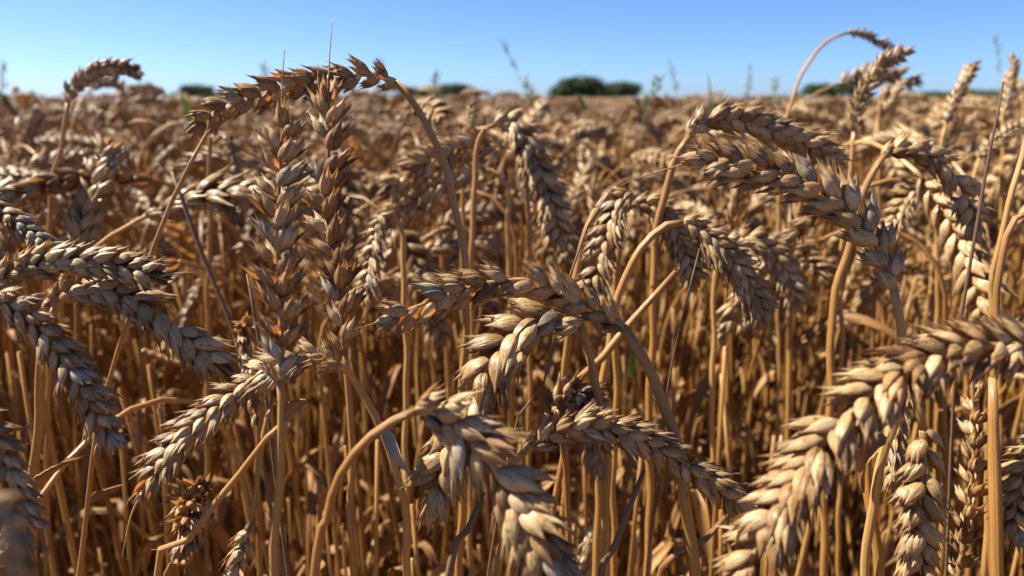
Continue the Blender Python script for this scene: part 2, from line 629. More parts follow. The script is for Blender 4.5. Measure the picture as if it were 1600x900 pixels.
def wheat(label, ear, stem, n=22, roll=20, spread=28, slen=None, k=1.75, r=1.6, awns=(), seed=None, group=None, leaf=None, nub=True, taper=(0.72, 1.0, 0.70), plump=False, smat=None, jit=1.0, brown=0.09, grey=0.045):
    """One wheat plant: stem, ear (> spikelets, awns), sometimes a dry leaf. Curves run ear base to tip and ear base to soil."""
    global N_HERO
    N_HERO += 1
    rng = random.Random(N_HERO * 7 + 1 if seed is None else seed)
    E, elen = catmull([at(*p) for p in ear], 80)
    sp = [at(*p) for p in stem]
    S = to_ground(sp, rng)
    root = Vector((S[-1].x, S[-1].y, 0))
    t = thing('wheat_stalk', label, 'wheat', root, group)
    o = np.array(root)
    # stem, in the ear's direction at its top
    SC, sl = catmull(S, 150)
    mb = MB()
    rad = np.interp(np.linspace(0, sl, 150), [0, 0.012, 0.05, 0.25, 0.6], [r * 0.70, r * 0.76, r * 0.82, r * 0.90, r * 1.05]) * 1e-3
    for q in (0.32, 0.6):                                       # swollen nodes low on the stem
        rad *= 1 + 0.45 * np.exp(-((np.linspace(0, sl, 150) - q * sl) / 0.004) ** 2)
    ph = [rng.uniform(0, 6.28) for _ in range(4)]
    q = np.linspace(0, sl, 150)
    env = np.minimum(1, q / 0.03)[:, None]
    SC = SC + env * 0.0005 * np.stack([np.sin(q * 95 + ph[0]) + .6 * np.sin(q * 230 + ph[1]), np.sin(q * 80 + ph[2]), 0 * q], 1)   # straw is never quite straight
    tube(mb, SC - o, rad, 10, rng.uniform(0, .4), ridges=0.06)
    link('stem', mb.mesh('stem', [smat or STRAW]), t)
    # rachis
    em = MB()
    tube(em, E - o, np.interp(np.linspace(0, 1, 80), [0, .1, 1], [r * 0.72, 0.9, 0.4]) * 1e-3 * (1 + 0.18 * np.sin(np.linspace(0, n * math.pi, 80))), 7, rng.random())
    eo = link('ear', em.mesh('ear', [HUSK]), t)
    sl_ = slen * 1e-3 if slen else k * 0.67 * 2 * elen / n
    for (M, tv, i) in ear_frames(E - o, n, sl_, roll, spread * 0.8, rng, CAMP - root, taper, jit=jit):
        me = rng.choice(PLUMP if plump else HI)
        so = link('spikelet', me, eo)
        so.matrix_local = M
        pick = rng.random()
        if pick < brown + grey:                                    # riper or more weathered than its neighbours
            so.material_slots[0].link = 'OBJECT'
            so.material_slots[0].material = HUSK_BROWN if pick < brown else HUSK_GREY
    for a in awns:
        C, al = catmull([at(*p) for p in a], 24)
        am = MB()
        tube(am, C - o, np.linspace(0.32, 0.07, 24) * 1e-3, 5, rng.random())
        link('awn', am.mesh('awn', [HUSK]), eo)
    if leaf:
        lm = MB()
        C, ll = catmull([at(*p) for p in leaf['pts']], 40)
        blade(lm, C - o, leaf.get('w', 7) * 1e-3, rng.random(), 0, leaf.get('fold', .35), leaf.get('twist', 1.5), jag=0.05, rng=rng)
        link('leaf', lm.mesh('leaf', [LEAF]), t)
    return t


# the two upright ears
wheat('upright golden wheat ear, thicker one of the twin ears standing side by side',
      [(438, 594, .1880), (440, 500, .1880), (434, 400, .1890), (436, 290, .1900), (444, 165, .1910)],
      [(438, 594, .1880), (440, 640, .1880), (437, 720, .1890), (431, 900, .1920)], n=22, roll=22, spread=33, k=2.0, r=1.5,
      awns=[[(441, 185, .1910), (441, 130, .1910), (445, 74, .1910)], [(462, 215, .1910), (474, 185, .1910), (487, 166, .1920)]], brown=0.75, grey=0.1)
wheat('slimmer upright wheat ear with gaps near its top, touching the thicker upright ear',
      [(538, 545, .2150), (535, 470, .2150), (522, 390, .2160), (508, 310, .2170), (514, 230, .2180), (513, 118, .2180)],
      [(538, 545, .2150), (541, 580, .2150), (548, 680, .2150), (553, 900, .2180)], n=21, roll=30, spread=28, k=1.75, r=1.4, taper=(.8, 1, .95),
      awns=[[(513, 140, .2180), (515, 85, .2180), (520, 30, .2180)], [(502, 150, .2180), (497, 125, .2180), (498, 96, .2180)], [(524, 150, .2180), (527, 130, .2180), (528, 103, .2180)]], brown=0.8, grey=0.08)
wheat('long arched wheat stalk whose dark ear bows over the sky behind the twin upright ears',
      [(618, 128, .2300), (575, 116, .2300), (520, 124, .2300), (460, 132, .2300), (400, 150, .2290), (345, 170, .2280), (297, 206, .2270)],
      [(618, 128, .2300), (645, 160, .2300), (672, 205, .2310), (695, 255, .2320), (713, 320, .2330), (724, 400, .2340), (727, 520, .2350), (722, 700, .2380), (718, 900, .2430)],
      n=22, roll=12, spread=22, k=1.85, r=1.5, taper=(.8, 1.05, .75), plump=True, brown=0.8, grey=0.1)
wheat('pale wheat ear with feathery husks drooping to the lower left beneath the twin upright ears',
      [(528, 570, .206), (490, 556, .205), (440, 572, .204), (385, 602, .205), (330, 644, .2), (275, 695, .195), (215, 780, .19)],
      [(528, 570, .206), (548, 585, .213), (580, 635, .214), (610, 705, .215), (630, 800, .216), (638, 900, .218)], n=27, roll=-32, spread=24, k=2.5, r=1.4,
      awns=[[(222, 770, .19), (205, 805, .19), (190, 872, .19)], [(215, 770, .19), (203, 780, .189), (195, 792, .189)]])
wheat('arched golden wheat ear at the centre, its tip with a short awn pointing left',
      [(972, 510, .203), (935, 486, .202), (885, 462, .201), (830, 440, .2), (775, 440, .199), (715, 455, .198), (650, 480, .197), (592, 508, .196)],
      [(972, 510, .203), (990, 535, .203), (1020, 590, .203), (1048, 670, .203), (1068, 760, .203), (1088, 900, .206)], n=24, roll=14, spread=22, k=2.2, r=2.0,
      awns=[[(605, 502, .196), (580, 507, .196), (556, 514, .196)]], plump=True, brown=0.35)
wheat('plump wheat ear hanging down behind the arched centre ear, grey in its shade',
      [(905, 500, .214), (868, 492, .213), (820, 512, .211), (775, 555, .209), (738, 620, .208), (705, 700, .208), (675, 770, .208), (655, 815, .208)],
      [(905, 500, .214), (922, 560, .216), (938, 640, .217), (947, 740, .218), (948, 900, .222)], n=21, roll=-28, spread=28, k=2.4, r=1.6, plump=True)
wheat('large blurred wheat ear bending down at the front on a smooth curved stem',
      [(655, 640, .150), (700, 655, .149), (752, 705, .148), (800, 772, .147), (838, 840, .146), (878, 935, .146)],
      [(655, 640, .150), (625, 652, .150), (588, 675, .151), (552, 715, .152), (525, 765, .154), (505, 830, .156), (490, 905, .158)], n=20, roll=-35, spread=30, k=3.1, r=1.3, jit=1.2)
wheat('sharp wheat ear with spiky husks arching right from behind the blurred front ear',
      [(820, 705, .196), (860, 678, .196), (915, 665, .196), (975, 675, .196), (1035, 703, .197), (1095, 742, .198), (1168, 796, .199)],
      [(820, 705, .196), (800, 730, .198), (788, 790, .202), (780, 900, .207)], n=26, roll=-18, spread=22, k=2.3, r=1.5, brown=0.2)
wheat('short wheat ear seen end-on, rising just behind the spiky arching ear',
      [(880, 690, .235), (868, 650, .232), (880, 622, .226), (905, 620, .219), (925, 650, .214), (930, 700, .212), (928, 740, .212)],
      [(880, 690, .235), (885, 760, .24), (890, 900, .245)], n=18, roll=60, spread=30, k=2.3, r=1.4)
wheat('long grey-gold wheat ear arching left with an awn at its tip, on a stiff stem',
      [(1396, 448, .199), (1385, 408, .199), (1355, 362, .199), (1318, 322, .199), (1265, 288, .199), (1205, 266, .199), (1135, 252, .199), (1065, 254, .199)],
      [(1396, 448, .199), (1403, 480, .199), (1410, 540, .2), (1405, 620, .201), (1382, 700, .201), (1365, 800, .202), (1352, 900, .205)], n=20, roll=-18, spread=25, k=2.0, r=1.6,
      awns=[[(1075, 255, .199), (1030, 268, .199), (985, 283, .199), (952, 300, .199)], [(1085, 240, .199), (1095, 226, .199), (1105, 228, .199)]], plump=True, grey=0.14)
wheat('huge blurred wheat ear sweeping down from the right in front of all others',
      [(1640, 545, .150), (1570, 540, .148), (1490, 548, .147), (1420, 575, .146), (1350, 625, .145), (1285, 695, .144), (1230, 775, .143), (1185, 850, .143), (1150, 930, .143)],
      [(1640, 545, .150), (1680, 570, .151), (1710, 660, .153), (1720, 900, .16)], n=38, roll=-30, spread=30, k=2.9, r=1.8, taper=(.8, 1.0, .85), jit=1.3, brown=0.25)
wheat('wheat ear arching right directly above the long grey-gold ear, its upper husks sunlit',
      [(1078, 212, .262), (1100, 190, .262), (1145, 186, .262), (1195, 197, .262), (1245, 218, .262), (1290, 238, .262), (1318, 248, .262)],
      [(1078, 212, .262), (1056, 245, .263), (1040, 300, .265), (1025, 390, .268), (1018, 520, .27), (1012, 900, .28)], n=22, roll=-14, spread=24, k=2.4, r=1.8,
      awns=[[(1300, 238, .262), (1335, 226, .262), (1365, 217, .262)]], plump=True)
wheat('wheat ear nodding right at the foot of the dark stick, base husk pale and plump',
      [(1382, 243, .272), (1415, 232, .272), (1455, 245, .272), (1490, 275, .272), (1515, 318, .272), (1532, 375, .272)],
      [(1382, 243, .272), (1360, 275, .273), (1342, 320, .274), (1322, 400, .276), (1300, 520, .278), (1285, 900, .285)], n=20, roll=20, spread=27, k=2.3, r=1.8, plump=True)
wheat('sharp plump wheat ear hanging straight down, second from the bright thick stem at lower right',
      [(1443, 672, .196), (1444, 720, .196), (1438, 780, .195), (1436, 850, .195), (1440, 950, .195)],
      [(1443, 672, .196), (1432, 620, .197), (1415, 565, .199), (1390, 545, .203), (1365, 570, .206), (1352, 640, .208), (1358, 740, .207), (1372, 900, .207)], n=14, roll=35, spread=30, k=2.0, r=1.6, plump=True)
wheat('upright golden wheat ear with open husks, standing beside the bright thick stem at lower right',
      [(1492, 935, .212), (1505, 850, .212), (1516, 770, .213), (1522, 690, .214), (1520, 600, .215)],
      [(1492, 935, .212), (1488, 1000, .213)], n=17, roll=55, spread=38, k=1.5, r=1.6, brown=0.5)
wheat('wheat ear cut by the right picture edge behind the bright thick stem',
      [(1655, 660, .19), (1625, 690, .19), (1600, 730, .19), (1585, 790, .19), (1590, 850, .19)],
      [(1655, 660, .19), (1680, 700, .19), (1690, 900, .195)], n=16, roll=20, spread=30, k=2.3, r=1.6)
wheat('shaded wheat ear mostly hidden under the huge blurred ear, beside the plump hanging one',
      [(1440, 560, .222), (1425, 590, .222), (1405, 640, .222), (1395, 700, .222), (1392, 760, .222)],
      [(1440, 560, .222), (1465, 580, .223), (1475, 640, .224), (1470, 900, .23)], n=18, roll=-60, spread=28, k=2.3, r=1.5)
# left-hand cluster
wheat('upper one of two stacked wheat ears at the left edge, with a fine awn',
      [(-12, 452, .207), (20, 428, .207), (65, 412, .207), (120, 408, .207), (180, 415, .207), (262, 437, .207)],
      [(-12, 452, .207), (-40, 500, .207), (-55, 600, .208), (-60, 900, .21)], n=21, roll=12, spread=22, k=2.4, r=1.6,
      awns=[[(250, 432, .207), (275, 427, .207), (305, 425, .207)]], plump=True)
wheat('lower one of two stacked wheat ears at the left, arching down to the right',
      [(88, 478, .214), (112, 452, .213), (165, 455, .212), (220, 476, .211), (270, 512, .21), (318, 552, .21), (362, 585, .21)],
      [(88, 478, .214), (72, 520, .216), (60, 600, .218), (52, 900, .222)], n=21, roll=18, spread=22, k=2.4, r=1.6, plump=True)
wheat('grey shaded wheat ear hanging from the left edge below the two stacked ears',
      [(-30, 455, .183), (10, 470, .183), (55, 502, .183), (95, 550, .183), (130, 605, .183), (160, 660, .183), (188, 700, .183)],
      [(-30, 455, .183), (-60, 470, .184), (-80, 540, .185), (-85, 900, .19)], n=22, roll=-25, spread=25, k=2.3, r=1.5,
      awns=[[(180, 675, .183), (205, 682, .183), (230, 698, .183)]], grey=0.25)
wheat('bluish shaded wheat ear slanting down from the left edge above the two stacked ears',
      [(-70, 300, .235), (-30, 312, .235), (10, 335, .235), (45, 362, .235), (75, 390, .235), (100, 430, .235)],
      [(-70, 300, .235), (-95, 320, .236), (-110, 420, .238), (-115, 900, .245)], n=20, roll=25, spread=27, k=2.0, r=1.6, plump=True, grey=0.3)
wheat('blurred dark wheat ear hanging at the lower left edge behind the closest blur',
      [(-60, 640, .165), (-25, 660, .165), (0, 700, .165), (18, 750, .165), (35, 810, .165), (45, 860, .165)],
      [(-60, 640, .165), (-100, 680, .166), (-110, 900, .17)], n=18, roll=-20, spread=30, k=2.3, r=1.5)
wheat('closest and most blurred wheat ear filling the bottom left corner',
      [(-40, 760, .074), (0, 790, .074), (25, 840, .074), (35, 900, .074), (40, 990, .074)],
      [(-40, 760, .074), (-90, 790, .074), (-110, 960, .074)], n=14, roll=-20, spread=26, k=1.5, r=1.5)
wheat('small wheat ear seen tip-on above the lower left corner, orange on top, grey below',
      [(325, 792, .228), (312, 776, .222), (300, 786, .213), (295, 812, .206), (292, 842, .202), (290, 868, .2)],
      [(325, 792, .228), (318, 840, .228), (290, 880, .23), (255, 930, .235)], n=15, roll=75, spread=30, slen=9.5, r=1.3,
      awns=[[(290, 862, .2), (291, 880, .2), (286, 905, .2)], [(272, 850, .202), (258, 857, .202), (236, 859, .202)]])
wheat('small pale wheat ear seen tip-on between the lower stacked ear and the thicker upright ear',
      [(398, 530, .29), (390, 510, .285), (382, 512, .275), (380, 535, .268), (388, 575, .265), (396, 625, .264), (402, 665, .264)],
      [(398, 530, .29), (402, 600, .295), (405, 900, .31)], n=19, roll=70, spread=32, k=1.6, r=1.4)
wheat('thin stunted wheat ear dangling at the bottom on a bent golden stem',
      [(392, 815, .2), (382, 842, .2), (372, 875, .2), (362, 915, .2)],
      [(392, 815, .2), (398, 770, .2), (410, 700, .2), (424, 640, .202), (432, 620, .206), (436, 640, .21), (432, 760, .212), (425, 900, .214)], n=6, roll=40, spread=14, slen=6, r=0.9)
# middle distance
wheat('left one of the two hanging ears that share one arch right of centre, husks silvery',
      [(985, 302, .262), (965, 318, .262), (950, 360, .262), (936, 410, .262), (918, 468, .262)],
      [(985, 302, .262), (962, 296, .263), (938, 320, .264), (915, 370, .265), (898, 430, .266), (886, 520, .268), (878, 900, .28)], n=18, roll=-20, spread=30, k=2.8, r=1.7, grey=0.02)
wheat('shorter ear hanging close beside the silvery left one of the paired hanging ears',
      [(992, 318, .27), (1020, 322, .27), (1050, 352, .27), (1072, 398, .27), (1088, 450, .27)],
      [(992, 318, .27), (975, 330, .272), (965, 400, .275), (958, 900, .29)], n=19, roll=20, spread=28, k=2.8, r=1.6, grey=0.02)
wheat('grey ear drooping right on a pale hoop-shaped stem under the long grey-gold ear',
      [(1068, 348, .248), (1098, 362, .248), (1128, 392, .248), (1155, 425, .248), (1178, 460, .248), (1200, 505, .248)],
      [(1068, 348, .248), (1040, 352, .249), (1005, 385, .25), (975, 440, .251), (955, 510, .252), (940, 620, .254), (930, 900, .26)], n=20, roll=24, spread=27, k=2.8, r=1.7, grey=0.02)
wheat('blurred grey ear drooping right beyond the ear on the hoop-shaped stem',
      [(1140, 382, .33), (1168, 374, .33), (1200, 388, .33), (1225, 425, .33), (1250, 485, .33)],
      [(1140, 382, .33), (1125, 410, .332), (1115, 480, .334), (1112, 900, .35)], n=19, roll=24, spread=28, k=2.8, r=1.6, grey=0.02)
wheat('silvery ear hanging tip down just right of the slimmer upright ear',
      [(596, 338, .3), (590, 355, .3), (584, 390, .3), (576, 430, .3), (566, 478, .3)],
      [(596, 338, .3), (608, 330, .302), (622, 350, .304), (632, 420, .306), (636, 900, .32)], n=19, roll=-35, spread=32, k=2.8, r=1.6, grey=0.02)
wheat('dark ear hanging behind the arched stem right of centre, bent double below a rounded top',
      [(775, 195, .345), (800, 192, .345), (822, 222, .344), (842, 270, .343), (862, 325, .342), (878, 390, .341)],
      [(775, 195, .345), (755, 205, .347), (742, 260, .35), (738, 400, .352), (735, 900, .37)], n=22, roll=25, spread=30, k=2.8, r=1.8, grey=0.02)
wheat('blurred ear lying level with its tip to the left, below the bent double dark ear',
      [(790, 228, .36), (745, 228, .36), (700, 240, .36), (660, 258, .36), (625, 282, .36), (595, 310, .36)],
      [(790, 228, .36), (812, 240, .362), (825, 290, .364), (828, 900, .385)], n=21, roll=10, spread=28, k=2.8, r=1.7, grey=0.02)
wheat('blurred ear sloping down left behind the arched stem of the long dark ear',
      [(765, 265, .4), (720, 275, .4), (675, 295, .4), (630, 325, .4), (590, 355, .4)],
      [(765, 265, .4), (785, 285, .402), (795, 350, .405), (798, 900, .43)], n=20, roll=-10, spread=28, k=2.8, r=1.7, grey=0.02)
wheat('pale ear bowing down left between the dark stick and the long grey-gold ear',
      [(1478, 300, .345), (1450, 292, .345), (1422, 305, .345), (1402, 335, .345), (1388, 372, .345)],
      [(1478, 300, .345), (1498, 322, .347), (1508, 380, .35), (1512, 900, .37)], n=18, roll=-15, spread=30, k=2.8, r=1.6, grey=0.02)
wheat('ear curving over at the left above the horizon, dark against the sky',
      [(106, 160, .36), (113, 140, .36), (138, 117, .36), (168, 106, .36), (198, 106, .36), (224, 119, .36)],
      [(106, 160, .36), (101, 195, .36), (92, 245, .361), (80, 330, .363), (72, 900, .39)], n=20, roll=14, spread=22, k=2.2, r=1.4, plump=True)
wheat('tall leaning ear at the upper right that crosses the tip of the arching pale stem',
      [(1334, 205, .36), (1340, 170, .36), (1358, 130, .36), (1382, 98, .36), (1424, 78, .36)],
      [(1334, 205, .36), (1332, 240, .36), (1325, 300, .362), (1316, 400, .365), (1310, 900, .39)], n=20, roll=-25, spread=24, k=2.1, r=1.5)
wheat('tall pale stem arching over the sky with a thin dark ear at its end',
      [(1325, 51, .5), (1345, 52, .5), (1365, 60, .5), (1382, 69, .5), (1400, 84, .5)],
      [(1325, 51, .5), (1300, 60, .5), (1275, 82, .5), (1254, 112, .5), (1240, 148, .501), (1228, 200, .505), (1218, 300, .51), (1215, 900, .55)], n=18, roll=10, spread=20, k=2.1, r=1.5, smat=STRAW)
wheat('thick upright ear leaning right against the sky, nearest the dark stick',
      [(1478, 195, .44), (1488, 165, .44), (1505, 130, .44), (1524, 95, .44)],
      [(1478, 195, .44), (1472, 230, .44), (1465, 400, .445), (1462, 900, .47)], n=17, roll=60, spread=26, k=2.3, r=1.6)
wheat('slim upright ear against the sky behind the tip of the dark stick',
      [(1570, 190, .5), (1575, 155, .5), (1580, 120, .5), (1584, 88, .5)],
      [(1570, 190, .5), (1566, 240, .5), (1560, 900, .54)], n=16, roll=50, spread=24, k=2.1, r=1.6)
wheat('small leaning ear on the skyline between the tall leaning ear and the thick upright ear',
      [(1378, 180, .6), (1386, 163, .6), (1398, 145, .6), (1414, 125, .6)],
      [(1378, 180, .6), (1374, 220, .6), (1370, 900, .66)], n=16, roll=40, spread=26, k=2.3, r=1.6)
wheat('pale ear bowing right at the right edge above the bare curved stems',
      [(1530, 248, .4), (1550, 225, .4), (1578, 205, .4), (1610, 188, .4)],
      [(1530, 248, .4), (1520, 290, .4), (1512, 380, .404), (1508, 900, .43)], n=17, roll=10, spread=28, k=2.3, r=1.6)
wheat('silvery ear hanging in the dense crop below the tip of the long arched ear',
      [(345, 212, .4), (356, 216, .4), (364, 240, .4), (370, 268, .4), (374, 300, .4)],
      [(345, 212, .4), (335, 225, .402), (328, 270, .405), (322, 900, .43)], n=18, roll=50, spread=32, k=2.3, r=1.6)
wheat('upright blurred ear on the skyline just right of the arched stem',
      [(728, 222, .42), (732, 200, .42), (736, 178, .42), (741, 152, .42)],
      [(728, 222, .42), (724, 260, .42), (720, 900, .46)], n=16, roll=40, spread=26, k=2.3, r=1.6)
wheat('wheat ear standing half hidden behind the spiky arching ear, low among the stems',
      [(932, 820, .3), (928, 845, .3), (922, 870, .3), (915, 900, .3)],
      [(932, 820, .3), (938, 800, .302), (945, 810, .304), (950, 900, .31)], n=16, roll=50, spread=30, slen=10, r=1.4)
wheat('golden stem hooked over at the right edge, its ear turned away to the right',
      [(1612, 330, .23), (1640, 345, .23), (1660, 380, .23), (1675, 430, .23)],
      [(1612, 330, .23), (1590, 338, .23), (1575, 365, .231), (1566, 410, .232), (1556, 500, .234), (1550, 620, .236), (1548, 900, .245)], n=18, roll=20, spread=28, k=2.3, r=1.35)
wheat('straight golden stem beside the hooked one at the right edge, leaning right',
      [(1620, 170, .26), (1640, 140, .26), (1665, 125, .26), (1700, 130, .26)],
      [(1620, 170, .26), (1598, 235, .26), (1578, 310, .26), (1560, 400, .262), (1548, 500, .264), (1540, 900, .275)], n=18, roll=20, spread=28, k=2.3, r=1.3)
N_HEROES = N_HERO


# bare stalks, broken straws and dry leaves
def stalk(name, label, cat, pts, r0, r1, mat, ground=False, group=None, sides=8):
    rng = random.Random(len(label) * 13 + int(pts[0][0]))
    P = [at(*p) for p in pts]
    if ground:
        P = to_ground(P, rng)
    C, _ = catmull(P, 70)
    o = C[-1].copy()
    mb = MB()
    rad = np.interp(np.linspace(0, 1, 70), [0, .03, 1], [r0 * .7, r0, r1]) * 1e-3
    rad = rad * (1 + 0.08 * np.sin(np.linspace(0, 40, 70)) * np.linspace(1, 0.3, 70))
    tube(mb, C - o, rad, sides, rng.random(), ridges=0.10)
    ob = link(name, mb.mesh(name, [mat]))
    ob.location = o
    return tag(ob, label, cat, group)


def dry_leaf(label, pts, w, twist=2.0, fold=0.4, mat=None, name='dry_leaf', cat='leaf'):
    rng = random.Random(int(pts[0][0] * 3))
    C, _ = catmull([at(*p) for p in pts], 40)
    o = C[0].copy()
    mb = MB()
    blade(mb, C - o, w * 1e-3, rng.random(), 0, fold, twist, jag=0.08, rng=rng)
    ob = link(name, mb.mesh(name, [mat or LEAF]))
    ob.location = o
    return tag(ob, label, cat)


stalk('dry_stalk', 'long dark weathered stick leaning right with a pointed tip against the sky', 'stalk',
      [(1568, 128, .205), (1556, 190, .205), (1540, 270, .205), (1522, 380, .205), (1504, 480, .206), (1490, 620, .208), (1478, 900, .215)], .45, 1.25, DARK, True)
stalk('straw', 'bright thick straight straw standing at the lower right below the huge blurred ear', 'straw',
      [(1551, 590, .188), (1553, 700, .188), (1556, 800, .188), (1558, 900, .19)], 1.6, 1.8, STRAW, True)
stalk('dry_stalk', 'thin brown stalk leaning right below the tip of the long arched ear', 'stalk',
      [(325, 205, .236), (300, 250, .236), (262, 330, .237), (225, 430, .238), (190, 530, .239), (163, 625, .24), (140, 760, .242)], .7, 1.5, STRAW, True)
stalk('dry_stalk', 'dark thin stalk crossing leftwards behind the lower stacked ear', 'stalk',
      [(268, 268, .3), (290, 325, .3), (315, 395, .3), (340, 455, .3), (362, 510, .3), (385, 600, .302)], .9, 1.2, DARK, True)
stalk('dry_stalk', 'needle-like dark stalk leaning right under the ear with the hoop-shaped stem', 'stalk',
      [(1093, 388, .215), (1075, 460, .215), (1055, 545, .216), (1040, 625, .217), (1025, 760, .22)], .3, 1.2, DARK, True)
stalk('dry_stalk', 'dark awn-like stalk rising from the shoulder of the arched centre ear', 'stalk',
      [(955, 296, .215), (930, 325, .215), (905, 390, .215), (888, 440, .216), (872, 490, .218), (850, 600, .22), (800, 690, .224)], .35, .9, DARK, True)
stalk('dry_stalk', 'slim dark stalk with a broken top left of the thicker upright ear', 'stalk',
      [(386, 428, .22), (394, 470, .22), (403, 520, .22), (412, 580, .22), (425, 700, .222)], .5, .8, DARK, True)
stalk('straw', 'pale diagonal straw ending in a knot right of the arched centre ear', 'straw',
      [(1056, 424, .24), (1020, 465, .24), (980, 510, .24), (945, 555, .241), (900, 620, .243)], 1.3, 1.3, STRAW, True)
stalk('straw', 'slanting straw with a dry split leaf tip below the thicker upright ear', 'straw',
      [(470, 636, .188), (440, 660, .188), (412, 690, .189), (375, 740, .19), (335, 788, .192), (290, 850, .194), (245, 900, .196)], .9, 1.3, STRAW, True)
dry_leaf('pale dry leaf tip at the end of the slanting straw below the upright ears', [(440, 660, .1875), (455, 645, .1875), (470, 634, .187), (488, 627, .187)], 3.6, 1.0, .6)
stalk('straw', 'short pale straw cut by the bottom edge right of the blurred front ear', 'straw',
      [(1140, 800, .225), (1105, 840, .225), (1070, 870, .225), (1030, 905, .226)], 1.1, 1.3, STRAW, True)
stalk('straw', 'dark leaning straw rising beneath the spiky arching ear', 'straw',
      [(1006, 735, .21), (985, 790, .21), (962, 850, .211), (938, 905, .212)], 1.0, 1.2, DARK, True)
stalk('straw', 'brown leaning straw behind the lower end of the plump hanging ear', 'straw',
      [(755, 770, .21), (738, 810, .21), (720, 860, .211), (700, 905, .212)], 1.2, 1.4, DARK, True)
stalk('straw', 'broken straw with pale patches lying level under the lower stacked ear', 'straw',
      [(222, 548, .33), (250, 558, .33), (280, 568, .33), (312, 578, .332)], 1.6, 1.6, STRAW)
dry_leaf('dark dry leaf pointing up right at the lower left beside the blurred ear', [(40, 774, .2), (70, 750, .2), (100, 728, .2), (134, 712, .2)], 3.0, 2.0, .5)
dry_leaf('short piece of dry leaf floating level among stems at the lower left', [(142, 782, .26), (158, 775, .26), (175, 768, .26), (192, 758, .26)], 3.2, .5, .3)
dry_leaf('curled white dry leaf hanging beside the curved stem of the blurred front ear', [(602, 673, .205), (612, 695, .204), (622, 712, .203), (640, 737, .203)], 3.2, .6, .5, BLEACHED)
dry_leaf('torn brown leaf sheath peeling off the stem beside the plump hanging ear', [(1378, 676, .199), (1362, 690, .199), (1352, 720, .2), (1350, 770, .2)], 4.0, 2.2, .6)
dry_leaf('narrow yellow-green leaf in the crop in front of the tree clump', [(915, 172, .8), (912, 160, .8), (905, 150, .8), (896, 146, .8)], 6, 1.0, .3, GREEN, 'green_leaf')
dry_leaf('bright green leaf in the crop below the left skyline ear', [(296, 190, .7), (294, 172, .7), (290, 158, .7), (282, 146, .7)], 7, 1.0, .3, GREEN, 'green_leaf')
dry_leaf('small green leaf low among stems right of the arched centre ear', [(985, 590, .42), (992, 570, .42), (990, 550, .42), (984, 535, .42)], 5, 1.0, .3, GREEN, 'green_leaf')
dry_leaf('tall thin pale green blade against the sky beside the sunlit arching ear', [(1112, 190, .9), (1112, 165, .9), (1110, 140, .9), (1106, 112, .9)], 4, .6, .3, PALE, 'green_leaf')


def wild_grass(label, x, ytop, d, lean, head, seed):
    rng = random.Random(seed)
    P = [at(x, ytop, d), at(x - lean * .2, ytop + 25 * .5 / d, d), at(x - lean, 175, d), at(x - lean * 1.4, 230, d)]
    S = to_ground(P, rng)
    root = Vector((S[-1].x, S[-1].y, 0))
    t = thing('wild_grass', label, 'grass stalk', root, 'wild grass above the wheat')
    C, sl = catmull(S, 60)
    mb = MB()
    o = np.array(root)
    tube(mb, C - o, np.interp(np.linspace(0, 1, 60), [0, .1, 1], [.2, .4, 1.0]) * 1e-3, 6, .4)
    link('stem', mb.mesh('stem', [PALE]), t)
    hm = MB()
    for k in range(46):
        q = rng.random() * head / sl
        p = C[0] + (C[min(59, int(q * 59) + 1)] - C[0]) * min(1, q * 59 / (int(q * 59) + 1)) - o
        dv = Vector((rng.uniform(-1, 1), rng.uniform(-1, 1), rng.uniform(.4, 1.4))).normalized()
        L = rng.uniform(.006, .014)
        tube(hm, [p, p + np.array(dv) * L * .6, p + np.array(dv) * L], np.array([.15, .5, .15]) * 1e-3, 5, rng.random())
    link('seed_head', hm.mesh('seed_head', [PALE]), t)


wild_grass('tallest faint grass stalk above the horizon left of the tree clump', 782, 66, 1.1, -50, .05, 1)
wild_grass('short grass stalk with a round seed head right of the arched stem', 681, 120, .8, 2, .03, 2)
wild_grass('short grass stalk with a yellowish head beside the tree clump', 820, 124, .8, -12, .035, 3)
wild_grass('faint grass stalk above the horizon between tree clump and tall green blade', 1048, 96, 1.2, -14, .05, 4)
wild_grass('faint upright grass stalk right of the tall green blade', 1172, 108, 1.2, 6, .05, 5)
wild_grass('grass stalk with a dark brush head above the long arched ear', 412, 104, .9, 3, .04, 6)
wild_grass('dark grass stalk above the horizon at the left edge', 8, 106, .9, 12, .05, 7)
wild_grass('faint grass stalk just behind the shoulder of the long arched ear', 594, 98, 1.0, 6, .04, 8)
wild_grass('leaning grass stalk on the skyline right of the tree clump', 1030, 128, .7, 22, .03, 9)
wild_grass('faint grass stalk behind the pale arching stem', 1214, 122, .9, 8, .04, 10)
wild_grass('faint tall grass stalk between the two upright ears against the sky', 1556, 60, 1.2, -8, .06, 11)

fl = thing('cornflower', 'tiny violet cornflower blurred among the stems near the bottom edge', 'flower', (0, 0, 0))
fp = at(652, 880, .6)
fl.location = (fp.x, fp.y, 0)
mb = MB()
tube(mb, [(0, 0, 0), (.004, .002, fp.z * .5), (0, 0, fp.z)], np.array([1, .9, .7]) * 1e-3, 6)
link('stem', mb.mesh('stem', [GREEN]), fl)
mb = MB()
rg = random.Random(4)
for k in range(14):
    a = k * 2.4
    dv = np.array((math.cos(a), math.sin(a), rg.uniform(.2, .9)))
    p = np.array((0, 0, fp.z))
    blade(mb, [p, p + dv * .003, p + dv * .005 + np.array((0, 0, .001)), p + dv * .007], .003, rg.random(), 0, .3, .5)
link('flower_head', mb.mesh('flower_head', [PETAL]), fl)


